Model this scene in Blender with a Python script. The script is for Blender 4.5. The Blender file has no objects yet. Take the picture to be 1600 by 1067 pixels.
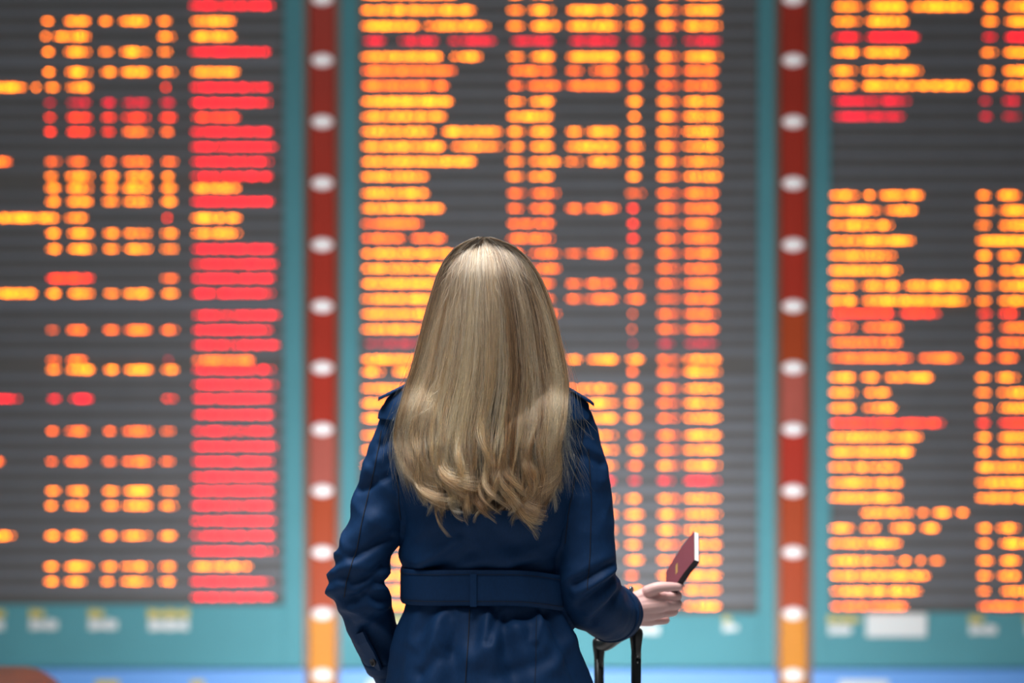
import bpy, bmesh, math, random
import numpy as np
from mathutils import Vector, Matrix, noise
from mathutils.bvhtree import BVHTree

random.seed(7); RNG = np.random.default_rng(11)
scene = bpy.context.scene
COL = scene.collection

# ------------------------------------------------------------------ camera
CAM_Y, CAM_Z, FPX = -4.6, 1.48, 85 / 36 * 1600
cam_data = bpy.data.cameras.new('camera'); cam = bpy.data.objects.new('camera', cam_data)
COL.objects.link(cam); scene.camera = cam
cam_data.lens = 85; cam_data.sensor_width = 36
cam.location = (0, CAM_Y, CAM_Z); cam.rotation_euler = (math.pi / 2, 0, 0)
cam_data.dof.use_dof = True; cam_data.dof.focus_distance = 4.48; cam_data.dof.aperture_fstop = 1.98
cam_data.clip_end = 200

# ------------------------------------------------------------------ world, lights, exposure
world = bpy.data.worlds.new('hall_light'); scene.world = world; world.use_nodes = True
bg = world.node_tree.nodes['Background']
bg.inputs[0].default_value = (0.86, 0.93, 1.0, 1); bg.inputs[1].default_value = 0.09

def area(name, loc, target, sx, sy, power, color=(1, 1, 1)):
    d = bpy.data.lights.new(name, 'AREA'); d.shape = 'RECTANGLE'; d.size = sx; d.size_y = sy
    d.energy = power; d.color = color
    o = bpy.data.objects.new(name, d); COL.objects.link(o); o.location = loc
    o.rotation_euler = (Vector(target) - Vector(loc)).to_track_quat('-Z', 'Y').to_euler()
    return o
area('ceiling_light', (-0.45, -0.35, 4.4), (-0.25, -0.3, 0.0), 3.0, 2.0, 300, (1.0, 0.98, 0.96))
area('hall_window_light', (-6.0, -5.0, 4.2), (0, 0, 1.2), 3.0, 3.0, 34, (0.9, 0.95, 1.0))

vs = scene.view_settings
vs.view_transform = 'Standard'; vs.look = 'None'; vs.exposure = 0.0; vs.gamma = 1.0; vs.use_curve_mapping = False

# ------------------------------------------------------------------ helpers
def W(u, v, y=0.0):
    d = y - CAM_Y
    return Vector(((u - 800) / FPX * d, y, CAM_Z - (v - 533.5) / FPX * d))
BY = 5.4                                       # front plane of the boards
def B(u, v, y=BY): return W(u, v, BY)[0], y, W(u, v, BY)[2]
BS = (BY - CAM_Y) / FPX                        # metres per pixel on the board

def mat(name, color, rough=0.5, metal=0.0, emit=None, estr=0.0, spec=0.5, sheen=0.0, coat=0.0):
    m = bpy.data.materials.new(name); m.use_nodes = True
    p = m.node_tree.nodes['Principled BSDF']
    p.inputs['Base Color'].default_value = (*color, 1); p.inputs['Roughness'].default_value = rough
    p.inputs['Metallic'].default_value = metal; p.inputs['Specular IOR Level'].default_value = spec
    p.inputs['Sheen Weight'].default_value = sheen; p.inputs['Coat Weight'].default_value = coat
    if emit:
        p.inputs['Emission Color'].default_value = (*emit, 1); p.inputs['Emission Strength'].default_value = estr
    return m
def noisy(m, scale, lo, hi, bump=0.0, bscale=None, stretch=(1, 1, 1)):
    """object-space noise multiplied into the base colour, optional fine bump"""
    nt = m.node_tree; N = nt.nodes; L = nt.links; p = N['Principled BSDF']
    tc = N.new('ShaderNodeTexCoord'); mp = N.new('ShaderNodeMapping'); mp.inputs['Scale'].default_value = stretch
    L.new(tc.outputs['Object'], mp.inputs[0])
    nz = N.new('ShaderNodeTexNoise'); nz.inputs['Scale'].default_value = scale; nz.inputs['Detail'].default_value = 4
    L.new(mp.outputs[0], nz.inputs['Vector'])
    mr = N.new('ShaderNodeMapRange'); mr.inputs['To Min'].default_value = lo; mr.inputs['To Max'].default_value = hi
    L.new(nz.outputs['Fac'], mr.inputs['Value'])
    mx = N.new('ShaderNodeMix'); mx.data_type = 'RGBA'; mx.blend_type = 'MULTIPLY'; mx.inputs['Factor'].default_value = 1
    mx.inputs[6].default_value = p.inputs['Base Color'].default_value
    L.new(mr.outputs[0], mx.inputs[7]); L.new(mx.outputs[2], p.inputs['Base Color'])
    if bump:
        n2 = N.new('ShaderNodeTexNoise'); n2.inputs['Scale'].default_value = bscale; L.new(mp.outputs[0], n2.inputs['Vector'])
        bp = N.new('ShaderNodeBump'); bp.inputs['Strength'].default_value = bump; bp.inputs['Distance'].default_value = 0.002
        L.new(n2.outputs['Fac'], bp.inputs['Height']); L.new(bp.outputs[0], p.inputs['Normal'])
    return m

def link(name, V, F, m=None, parent=None, smooth=False):
    me = bpy.data.meshes.new(name); me.from_pydata([tuple(v) for v in V], [], [tuple(f) for f in F]); me.update()
    if m: me.materials.append(m)
    if smooth: me.polygons.foreach_set('use_smooth', [True] * len(me.polygons))
    o = bpy.data.objects.new(name, me); COL.objects.link(o)
    if parent: o.parent = parent
    return o
def inst(src, name, parent, loc=(0, 0, 0)):
    o = bpy.data.objects.new(name, src.data); COL.objects.link(o); o.parent = parent; o.location = loc
    return o
def empty(name, loc=(0, 0, 0)):
    o = bpy.data.objects.new(name, None); COL.objects.link(o); o.location = loc; o.empty_display_size = 0.1
    return o
def tag(o, label=None, cat=None, group=None, kind=None):
    for k, v in (('label', label), ('category', cat), ('group', group), ('kind', kind)):
        if v: o[k] = v
    return o
def box(x0, x1, y0, y1, z0, z1):
    V = [(x, y, z) for x in (x0, x1) for y in (y0, y1) for z in (z0, z1)]
    F = [(0, 1, 3, 2), (4, 6, 7, 5), (0, 4, 5, 1), (2, 3, 7, 6), (0, 2, 6, 4), (1, 5, 7, 3)]
    return V, F
def cat(parts):
    V, F, n = [], [], 0
    for v, f in parts:
        V += [tuple(q) for q in v]; F += [tuple(i + n for i in g) for g in f]; n += len(v)
    return V, F
def bevbox(name, x0, x1, y0, y1, z0, z1, m, parent, bev=0.004, seg=2):
    V, F = box(x0, x1, y0, y1, z0, z1)
    bm = bmesh.new(); vs_ = [bm.verts.new(v) for v in V]; [bm.faces.new([vs_[i] for i in f]) for f in F]
    bmesh.ops.recalc_face_normals(bm, faces=bm.faces)
    bmesh.ops.bevel(bm, geom=list(bm.edges), offset=bev, segments=seg, affect='EDGES', profile=0.5)
    me = bpy.data.meshes.new(name); bm.to_mesh(me); bm.free(); me.materials.append(m)
    o = bpy.data.objects.new(name, me); COL.objects.link(o); o.parent = parent
    return o
def loft(rings, cap=True):
    n = len(rings[0]); V = [tuple(p) for r in rings for p in r]; F = []
    for i in range(len(rings) - 1):
        for j in range(n):
            k = (j + 1) % n; F.append((i * n + j, i * n + k, (i + 1) * n + k, (i + 1) * n + j))
    if cap:
        F.append(tuple(range(n))[::-1]); F.append(tuple(range((len(rings) - 1) * n, len(rings) * n)))
    return V, F
def resample(P, R, k):
    """Catmull-Rom through points P with radii R, k steps per span"""
    P = [Vector(p) for p in P]; out, rr = [], []
    for i in range(len(P) - 1):
        p0 = P[max(i - 1, 0)]; p1 = P[i]; p2 = P[i + 1]; p3 = P[min(i + 2, len(P) - 1)]
        for j in range(k):
            t = j / k
            out.append(0.5 * ((2 * p1) + (p2 - p0) * t + (2 * p0 - 5 * p1 + 4 * p2 - p3) * t * t + (3 * p1 - p0 - 3 * p2 + p3) * t ** 3))
            rr.append(R[i] * (1 - t) + R[i + 1] * t)
    out.append(P[-1]); rr.append(R[-1])
    return out, rr
def frames(P):
    T = [(P[min(i + 1, len(P) - 1)] - P[max(i - 1, 0)]).normalized() for i in range(len(P))]
    up = Vector((0, -1, 0))
    if abs(up.dot(T[0])) > 0.9: up = Vector((0, 0, 1))
    N = []; n = (up - T[0] * up.dot(T[0])).normalized()
    for t in T:
        n = (n - t * n.dot(t)).normalized(); N.append(n)
    return T, N
def tube(P, R, n=16, k=4, flat=1.0):
    P, R = resample(P, R, k) if k else ([Vector(p) for p in P], R)
    T, N = frames(P); rings = []
    for p, r, t, a in zip(P, R, T, N):
        b = t.cross(a)
        rings.append([p + a * (r * flat * math.cos(2 * math.pi * j / n)) + b * (r * math.sin(2 * math.pi * j / n)) for j in range(n)])
    # rounded ends
    def endcap(p, r, t, a, s):
        b = t.cross(a); o = []
        for q in (0.5, 0.85):
            rq = r * math.sqrt(1 - q * q); c = p + t * (s * r * q * 0.8)
            o.append([c + a * (rq * flat * math.cos(2 * math.pi * j / n)) + b * (rq * math.sin(2 * math.pi * j / n)) for j in range(n)])
        return o
    rings = endcap(P[0], R[0], T[0], N[0], -1)[::-1] + rings + endcap(P[-1], R[-1], T[-1], N[-1], 1)
    return loft(rings)
def ellipsoid(c, rx, ry, rz, n=24, m=16):
    c = Vector(c); rings = []
    for i in range(1, m):
        a = math.pi * i / m
        rings.append([c + Vector((rx * math.sin(a) * math.cos(2 * math.pi * j / n), ry * math.sin(a) * math.sin(2 * math.pi * j / n), -rz * math.cos(a))) for j in range(n)])
    return loft(rings)
def remesh(shapes, voxel, smooth_it=6, factor=0.5):
    """one continuous surface out of overlapping closed shapes"""
    V, F = cat(shapes)
    o = link('tmp', V, F)
    bm = bmesh.new(); bm.from_mesh(o.data); bmesh.ops.recalc_face_normals(bm, faces=bm.faces); bm.to_mesh(o.data); bm.free()
    md = o.modifiers.new('r', 'REMESH'); md.mode = 'VOXEL'; md.voxel_size = voxel
    sm = o.modifiers.new('s', 'SMOOTH'); sm.factor = factor; sm.iterations = smooth_it
    dg = bpy.context.evaluated_depsgraph_get(); me = bpy.data.meshes.new_from_object(o.evaluated_get(dg))
    bpy.data.objects.remove(o)
    return me

# ------------------------------------------------------------------ materials
M_floor = noisy(mat('pale_terrazzo', (0.5, 0.5, 0.5), 0.25), 40, 0.8, 1.1)
M_wall = noisy(mat('teal_wall', (0.16, 0.36, 0.42), 0.6), 3, 0.9, 1.05)
M_teal = noisy(mat('teal_painted_steel', (0.085, 0.275, 0.32), 0.6, spec=0.12), 6, 0.92, 1.06)
M_dark = noisy(mat('dark_display_face', (0.088, 0.086, 0.084), 0.7), 12, 0.85, 1.1)
M_slat = noisy(mat('blue_grey_slat', (0.118, 0.128, 0.15), 0.55), 12, 0.9, 1.08)
M_red = noisy(mat('oxide_red_steel', (0.40, 0.035, 0.02), 0.4, spec=0.12), 5, 0.85, 1.1)
M_redor = noisy(mat('red_orange_steel', (0.36, 0.055, 0.016), 0.4, spec=0.12), 5, 0.9, 1.1)  # orange-red base colour for single column panels
M_pink = noisy(mat('pink_reflection_steel', (0.42, 0.10, 0.075), 0.4, spec=0.12), 9, 0.75, 1.15)  # pale reflection of the hall lights, put into the base colour
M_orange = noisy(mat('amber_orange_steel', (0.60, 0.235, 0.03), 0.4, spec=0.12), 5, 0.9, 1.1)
M_rail = noisy(mat('brown_edge_steel', (0.14, 0.075, 0.05), 0.4), 5, 0.9, 1.1)
M_lamp = mat('white_lamp_lens', (0.86, 0.86, 0.88), 0.3, emit=(1, 0.97, 0.97), estr=0.26)
M_blue = noisy(mat('bright_blue_panel', (0.12, 0.32, 0.72), 0.5), 2, 0.9, 1.1)
M_white = noisy(mat('white_lettering', (0.66, 0.7, 0.7), 0.5), 20, 0.95, 1.0)
M_yellow = noisy(mat('yellow_lettering', (0.55, 0.44, 0.09), 0.5), 20, 0.95, 1.0)
M_steel = mat('brushed_steel', (0.5, 0.5, 0.5), 0.35, 1.0)

def led(name, c):
    m = mat(name, (0.02, 0.01, 0.01), 0.6, emit=c, estr=1.0)
    m.cycles.emission_sampling = 'NONE'
    return m
K = 47.0                                           # disc area over dot area
LEDS = {
    'y': led('amber_led', tuple(K * c for c in (0.50, 0.087, 0.0))),
    'o': led('dim_amber_led', tuple(K * c for c in (0.36, 0.042, 0.0))),
    'd': led('faint_amber_led', tuple(K * c for c in (0.22, 0.026, 0.003))),
    'r': led('red_led', tuple(K * c for c in (0.26, 0.0, 0.002))),
    'p': led('scarlet_led', tuple(K * c for c in (0.34, 0.009, 0.0))),
    'm': led('deep_red_led', tuple(K * c for c in (0.135, 0.0, 0.003))),
    'f': led('faint_red_led', tuple(K * c for c in (0.085, 0.002, 0.0045))),
}

# ------------------------------------------------------------------ setting
fl = link('floor', *box(-14, 14, -12, 8, -0.2, 0.0), M_floor); tag(fl, kind='structure')
wb = link('wall_back', *box(-14, 14, BY + 0.32, BY + 0.5, 0, 7), M_wall); tag(wb, kind='structure')

# ------------------------------------------------------------------ departure boards
PW = 3.0; PH = 1.55; RAD = 9.6                     # led dot size, disc radius, in photo pixels
def dot(u, v, w=PW, h=PH):
    x, _, z = B(u, v); a = w * BS / 2; b = h * BS / 2
    V = [(x - a, BY, z - b), (x + a, BY, z - b), (x + a, BY, z + b), (x - a, BY, z + b),
         (x - a * .7, BY - .004, z - b * .7), (x + a * .7, BY - .004, z - b * .7), (x + a * .7, BY - .004, z + b * .7), (x - a * .7, BY - .004, z + b * .7)]
    F = [(4, 5, 6, 7), (0, 1, 5, 4), (1, 2, 6, 5), (2, 3, 7, 6), (3, 0, 4, 7)]
    return V, F
GLYPH = ['313', '322', '232', '311', '133', '321', '222', '331', '312', '213', '323', '121', '31', '13', '2', '3']
def led_run(u0, u1, v, style, parent, dens=1.0):
    a, b = u0 + RAD, u1 - RAD
    shapes = []
    if b - a < 4.5:
        for k in (-.5, .5): shapes.append(dot((a + b) / 2, v + k * 1.7))
    else:
        n = max(2, int(round((b - a) / 4.3))); cols = []
        while len(cols) < n + 1:
            g = random.choice(GLYPH); cols += [int(c) for c in g]
            if random.random() < .55: cols.append(0)
        cols = cols[:n + 1]; cols[0] = 1; cols[-1] = 1; cols[1] = min(max(cols[1], 1), 2)
        for i, c in enumerate(cols):
            u = a + (b - a) * i / n
            if random.random() > dens and 0 < i < n: c = max(0, c - 1)
            for k in range(c): shapes.append(dot(u, v + (k - (c - 1) / 2) * 1.75))
    link('led_text', *cat(shapes), LEDS[style], parent)

Y, O, D_, R_, P_, F_ = 'y', 'o', 'd', 'r', 'p', 'f'
LEFT = []   # (v, [(u0,u1,style)...])
def L(v, fcol, *runs): LEFT.append((v, list(runs) + ([fcol] if fcol else [])))
def cells(style, *xs): return [(xs[i], xs[i + 1], style) for i in range(0, len(xs), 2)]
L(-38, (292, 430, R_), *cells(Y, 62, 87, 97, 145, 152, 178, 183, 237, 243, 271))
L(-15, (292, 372, Y), *cells(Y, 62, 87, 97, 145, 152, 178, 183, 237, 243, 271))
L(9, (291, 433, R_))
L(33, (295, 372, Y), *cells(Y, 62, 87, 97, 145, 152, 178, 183, 237, 243, 271))
L(57, (295, 372, Y), *cells(Y, 63, 80, 79, 145, 243, 278))
L(81, (292, 427, R_), *cells(Y, 63, 88, 97, 146, 152, 180, 184, 238, 244, 272))
L(112.5, (296, 378, Y), *cells(Y, 64, 89, 99, 147, 154, 186, 185, 239, 244, 280))
L(136.5, (293, 428, R_), *cells(Y, -120, 45, 46, 67, 68, 96, 100, 147), (249, 269, P_))
L(160.5, (294, 429, R_), *cells('m', 66, 90, 101, 146, 155, 185, 187, 238, 246, 277))
L(183.5, (297, 379, P_), *cells(P_, 66, 90, 101, 147, 155, 185, 187, 238, 246, 280))
L(206, (294, 430, R_), *cells(P_, 66, 91, 101, 149, 156, 183), *cells(O, 188, 241, 248, 275))
L(229.5, (294, 437, R_))
L(252.5, (295, 430, R_), *cells(O, -60, 22, 67, 99, 102, 140, 157, 184, 187, 240, 249, 282))
L(275.5, (295, 430, R_), *cells(Y, 67, 93, 99, 150, 157, 190, 193, 241, 250, 275))
L(294, (296, 380, Y), *cells(Y, 67, 98, 101, 149, 157, 188, 187, 241, 248, 280))
L(315, (295, 432, R_), *cells(Y, 68, 98, 101, 149, 157, 190, 190, 240, 248, 280))
L(340.5, (295, 381, Y), *cells(Y, -90, 96, 98, 140), (251, 272, P_))
L(364.5, (296, 381, Y), *cells(Y, 68, 98, 102, 150, 158, 190, 190, 241, 248, 282))
L(389, (296, 434, R_), *cells(Y, 69, 99, 103, 151, 158, 190, 191, 242, 248, 282))
L(412.5, (296, 438, R_))
L(435, (296, 434, R_), (69, 151, P_), (248, 282, O))
L(458.5, (296, 434, R_), *cells(Y, -100, 62, 69, 99, 103, 151, 159, 190, 189, 242, 249, 283))
L(492.5, (297, 442, R_))
L(515.5, (297, 430, R_), (69, 95, D_), *cells(O, 101, 140, 158, 190, 191, 241, 248, 283))
L(539, (297, 442, R_))
L(563, (297, 402, O), *cells(O, 69, 98, 101, 140), (253, 273, F_))
L(577.5, (297, 434, R_), *cells(Y, 69, 98, 100, 152, 159, 189, 191, 243, 249, 283))
L(601, (297, 438, R_))
L(623, (297, 433, R_), *cells(R_, -80, 37, 71, 99, 105, 150), (250, 281, P_))
L(648, (298, 432, R_))
L(673.5, (297, 432, R_), *cells(O, 69, 95, 98, 142, 158, 185, 188, 243, 248, 277))
L(697.5, (296, 438, R_))
L(721, (296, 432, R_), *cells(O, -80, 10, 68, 93, 98, 142, 157, 185, 187, 243, 247, 277))
L(745, (295, 437, R_))
L(767, (295, 433, R_), *cells(Y, 68, 98, 101, 141, 157, 190, 190, 242, 247, 281))
L(790, (295, 433, R_), *cells(Y, 67, 93, 98, 141, 157, 190, 188, 242, 246, 281))
L(814, (294, 436, R_))
L(837, (294, 434, R_), *cells(Y, -80, 28, 66, 97, 97, 138, 155, 187, 186, 240, 245, 280))
L(861, (294, 436, R_))
L(885, (294, 398, Y), *cells(Y, 65, 95, 97, 148, 155, 187, 185, 240, 245, 279))
L(908.5, (293, 430, R_), *cells(Y, 65, 95, 97, 138, 154, 182, 185, 240, 245, 278))
L(933, (293, 434, R_))

CEN = []
CROWS = [-32, -8, 16, 40.7, 64, 88.5, 110.6, 134, 158.5, 182, 205.6, 229, 252.5, 276, 302, 325.6, 349.5, 372.5, 396, 419.7, 443, 467, 490.5, 514.4,
         537, 561.5, 581, 607, 630, 653.5, 680, 703, 727.5, 751, 779, 803.5, 828, 851, 875, 899, 922, 947]
CA = {-32: [560, 740], -8: [560, 720], 16: [560, 747], 40.7: [560, 660, 659, 769], 64: [563, 608, 618, 690, 696, 780], 88.5: [560, 696, 700, 757], 110.6: [561, 717], 134: [561, 705],
      158.5: [561, 712], 182: [561, 701], 205.6: [561, 683, 687, 788], 229: [561, 700, 702, 788], 252.5: [561, 748], 276: [561, 673], 302: [561, 674],
      325.6: [561, 698], 349.5: [561, 664], 372.5: [561, 637, 638, 701], 396: [561, 720], 419.7: [561, 715], 443: [561, 690], 467: [561, 705], 490.5: [561, 690],
      514.4: [561, 680], 537: [566, 700], 561.5: [561, 690], 581: [561, 605, 610, 680], 607: [561, 690], 630: [561, 660], 653.5: [561, 670]}
CB = {16: [789, 822, 822, 871], 40.7: [789, 823, 825, 880], 64: [795, 870], 88.5: [790, 823, 825, 871], 110.6: [793, 870], 134: [790, 822, 820, 881], 158.5: [789, 823, 824, 870],
      182: [789, 868], 205.6: [789, 824, 824, 869], 229: [789, 823, 825, 869], 252.5: [788, 822, 824, 880], 276: [788, 822, 822, 869], 302: [789, 826, 826, 879],
      325.6: [789, 822, 824, 869], 349.5: [789, 870], 372.5: [789, 870], 396: [790, 822, 824, 880], 419.7: [788, 820, 825, 880], 490.5: [788, 820, 845, 880]}
CC = {16: [882, 973], 40.7: [882, 973], 64: [885, 970], 88.5: [882, 972], 110.6: [881, 915, 918, 970], 134: [881, 973], 205.6: [881, 914, 913, 970], 229: [880, 971],
      252.5: [880, 914, 915, 971], 325.6: [880, 914, 911, 972], 396: [880, 914, 913, 965], 443: [880, 914, 911, 965], 467: [880, 914, 911, 970], 561.5: [880, 913, 914, 970],
      607: [880, 965], 630: [880, 970], 653.5: [880, 970], 680: [880, 968], 703: [880, 970], 727.5: [880, 968], 751: [880, 966], 779: [880, 970], 803.5: [880, 970], 828: [880, 968], 851: [880, 968]}
CD = {16: [975, 1012], 40.7: [975, 1008], 64: [978, 1010], 88.5: [975, 1007], 110.6: [977, 1014], 134: [977, 1007], 158.5: [976, 1007], 182: [979, 1003], 205.6: [976, 1009], 229: [976, 1009],
      252.5: [976, 1008], 276: [975, 1005], 302: [974, 1012], 325.6: [977, 1001], 349.5: [977, 1001], 372.5: [977, 1001], 396: [974, 1005], 419.7: [977, 1001], 443: [974, 1005], 467: [974, 1011],
      490.5: [977, 1000], 514.4: [976, 999], 537: [977, 1000], 561.5: [974, 1010], 581: [976, 1000], 607: [972, 1005], 630: [972, 1005], 653.5: [972, 1005], 680: [977, 1007], 703: [977, 1011],
      727.5: [976, 1007], 751: [978, 1005], 779: [973, 1005], 803.5: [972, 1010], 828: [972, 1010], 851: [973, 1005], 875: [973, 1010], 899: [973, 1001], 922: [972, 1010], 947: [972, 1005]}
for v in CROWS:
    red = v in (64, 537, 751)
    mid = 300 < v < 545 or v in (110.6, 134)
    base = {64: 'm', 537: F_, 751: R_}[v] if red else Y
    runs = []
    for tab, dflt in ((CA, [561, 650 + random.randint(0, 40)]), (CB, [789, 822, 824, 870]), (CC, []), (CD, [975, 1008])):
        xs = tab.get(v, dflt)
        st = base
        if not red:
            if tab is CA and v in (110.6, 134, 349.5, 372.5): st = O
            if tab in (CB, CC, CD) and mid: st = O
            if tab is CD and 300 < v < 380: st = P_ if xs[1] - xs[0] < 26 else O
            if tab is CD and 485 < v < 530: st = D_
            if tab is CD and v > 560: st = O if xs[1] - xs[0] < 32 else Y
        runs += cells(st, *xs)
    st = base if red else (O if mid else Y)
    st2 = base if red else ('o' if 480 < v < 720 or mid else Y)
    runs += [(1023, 1058, st2)] + ([] if red else [(1044, 1067, 'd' if v < 760 else 'o')]) + [(1064, 1131 if not mid else 1127, st)]
    CEN.append((v, runs))

RIGHT = []
def Rr(v, st, *xs): RIGHT.append((v, cells(st, *xs)))
tailA = (1523, 1552, 1557, 1660)
Rr(-38, Y, 1300, 1430, 1533, 1563, 1567, 1660); Rr(-14, Y, 1300, 1460, 1533, 1563, 1567, 1660)
Rr(10.4, Y, 1299, 1350, 1351, 1422, 1420, 1522, 1533, 1563, 1567, 1660)
Rr(33.6, Y, 1298, 1350, 1349, 1423, 1532, 1563, 1567, 1660)
Rr(58, R_, 1298, 1349, 1349, 1440, 1532, 1561, 1566, 1660)
Rr(82, Y, 1297, 1347, 1346, 1422, 1530, 1562, 1565, 1660)
Rr(110.6, Y, 1296, 1342, 1343, 1445, 1528, 1556, 1564, 1660)
Rr(134, Y, 1296, 1342, 1342, 1522, 1528, 1562, 1565, 1660)
Rr(158, 'm', 1297, 1428, 1527, 1552, 1562, 1598)
Rr(182, 'm', 1297, 1418, 1527, 1554, 1563, 1598)
for v in (206, 230, 254.5, 280): Rr(v, Y)
Rr(305, Y, 1292, 1346, 1346, 1371, 1370, 1447, 1523, 1551, 1555, 1598)
Rr(328.6, Y, 1292, 1380, 1380, 1437, 1523, 1557, 1558, 1660)
Rr(352, Y, 1292, 1400, 1522, 1551, 1558, 1660)
Rr(376, Y, 1292, 1433, 1522, 1660)
Rr(399.4, Y, 1291, 1404, 1522, 1553, 1556, 1597)
Rr(422.6, Y, 1291, 1412, 1522, 1552, 1558, 1660)
Rr(446.6, Y, 1291, 1343, 1343, 1410, 1409, 1517, 1523, 1557, 1557, 1660)
Rr(470, Y, 1291, 1343, 1343, 1517, 1522, 1552, 1557, 1660)
Rr(490, P_, 1293, 1401, 1403, 1473, 1525, 1553, 1557, 1594)
Rr(511.4, O, 1292, 1342, 1345, 1413, 1524, 1553, 1560, 1660)
Rr(535, O, 1292, 1413, 1523, 1553, 1556, 1660)
Rr(559.4, O, 1292, 1430, 1432, 1506, 1522, 1553, 1555, 1594)
Rr(589.6, Y, 1291, 1341, 1342, 1378, 1379, 1462, 1521, 1551, 1553, 1596)
Rr(613.4, Y, 1291, 1343, 1347, 1395, 1521, 1552, 1555, 1660)
Rr(637.4, Y, 1291, 1340, 1345, 1405, 1521, 1552, 1557, 1660)
Rr(661, P_, 1292, 1480, 1522, 1551, 1557, 1660)
Rr(683, Y, 1291, 1445, 1521, 1552, 1557, 1660)
Rr(706, Y, 1291, 1432, 1521, 1552, 1556, 1660)
Rr(730, Y, 1291, 1410, 1521, 1660)
Rr(754, Y, 1291, 1415, 1521, 1660)
Rr(778, Y, 1291, 1413, 1521, 1660)
Rr(801, Y, 1341, 1431, 1430, 1454, 1453, 1491, 1491, 1517)
Rr(825, Y, 1291, 1338, 1340, 1380, 1387, 1432, 1435, 1472, 1523, 1553, 1553, 1597)
Rr(849, Y, 1291, 1413, 1523, 1553, 1558, 1660)
Rr(876, Y, 1292, 1402, 1402, 1427, 1427, 1450, 1450, 1477, 1523, 1556, 1559, 1598)
Rr(899.6, Y, 1292, 1457, 1523, 1554, 1555, 1598)
Rr(923.6, Y, 1293, 1444, 1524, 1551, 1560, 1660)
Rr(947.4, O, 1293, 1423, 1524, 1660)

def board(label, rows, uL, uR, face, vb, labels):
    """uL..uR outer frame, face = (u0,u1) display face, vb = lower edge of the face"""
    x0 = B(uL, 0)[0]; x1 = B(uR, 0)[0]; zt = B(0, -75)[2]; zb = B(0, vb)[2]; zf = B(0, 1042)[2]
    cx = (x0 + x1) / 2
    root = empty('departure_board', (cx, BY + 0.1, zf)); tag(root, label, 'departure board', 'departure boards side by side')
    def add(name, V, F, m, par=root):
        o = link(name, V, F, m, par); o.matrix_parent_inverse = root.matrix_world.inverted(); return o
    root.matrix_world = Matrix.Translation(root.location)
    inv = Matrix.Translation(-root.location)
    f0, f1 = B(face[0], 0)[0], B(face[1], 0)[0]
    kids = []
    kids.append(link('display_face', *box(f0, f1, BY + 0.001, BY + 0.2, zb, zt), M_dark, root))
    kids.append(bevbox('frame_rail', x0, f0, BY - 0.02, BY + 0.22, zf, zt + 0.1, M_teal, root))
    kids.append(bevbox('frame_rail', f1, x1, BY - 0.02, BY + 0.22, zf, zt + 0.1, M_teal, root))
    kids.append(bevbox('frame_rail', f0, f1, BY - 0.02, BY + 0.22, zt, zt + 0.1, M_teal, root))
    kids.append(bevbox('lower_panel', f0, f1, BY - 0.02, BY + 0.22, zf, zb, M_teal, root))
    vs_ = [r[0] for r in rows]
    src = None
    for a, b in zip(vs_[:-1], vs_[1:]):
        if b - a < 21: continue
        h = ((b - a) - 13.5) * BS; zc = B(0, (a + b) / 2)[2]
        kids.append(link('slat', *box(f0 + .002, f1 - .002, BY - 0.006, BY + 0.001, zc - h / 2, zc + h / 2), M_slat, root))
    for v, runs in rows:
        for u0, u1, st in runs: led_run(u0, u1, v, st, root)
    for (a, b, ya, yb_, st) in labels:
        V, F = [], []
        xa, _, za = B(a, ya); xb, _, z2 = B(b, yb_)
        if st == 'plate':
            o = bevbox('white_plate', xa, xb, BY - 0.035, BY - 0.018, z2, za, M_white, root, 0.006)
        else:
            zm = za + (z2 - za) * 0.45; sh = .0
            wdt = xb - xa
            if st == 'icon':
                ye = (xa + wdt * .04, xa + wdt * .55); wh = (xa + wdt * .05, xb)
            else:
                ye = (xa, xb); wh = (xa + wdt * .03, xb - wdt * (.25 if st == 'cut' else .02))
            def blocks(c0, c1, zlo, zhi, k):
                sh_ = []; w_ = (c1 - c0) / k
                for i in range(k):
                    dz = (zhi - zlo) * .12 * ((i * 7) % 3)
                    sh_.append(box(c0 + w_ * i, c0 + w_ * (i + .94), BY - .026, BY - .018, zlo + dz * .4, zhi - dz))
                return cat(sh_)
            k = max(3, int(wdt / .022))
            link('caption_line', *blocks(ye[0], ye[1], zm + .004, za, max(2, int(k * (ye[1] - ye[0]) / wdt))), M_yellow, root)
            link('caption_line', *blocks(wh[0], wh[1], z2, zm - .002, k), M_white, root)
    for o in root.children: o.matrix_parent_inverse = inv
    return root
board('departure board at the left edge with a solid column of red status words', LEFT, -320, 478, (-290, 444), 944,
      [(46, 92, 951, 983, 'icon'), (138, 185, 951, 983, 'icon'), (232, 297, 951, 984, 'two'), (-60, 10, 951, 984, 'two')])
board('middle departure board behind the woman, filled with amber lines', CEN, 531, 1213, (560, 1184), 958,
      [(1128, 1152, 962, 985, 'icon'), (560, 640, 962, 990, 'two'), (985, 1030, 962, 990, 'icon')])
board('departure board at the right edge with an unlit band near its top', RIGHT, 1267, 1930, (1297, 1900), 956,
      [(1292, 1342, 961, 990, 'cut'), (1352, 1446, 957, 994, 'plate'), (1511, 1556, 961, 990, 'icon'), (1600, 1660, 961, 990, 'two')])

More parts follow.
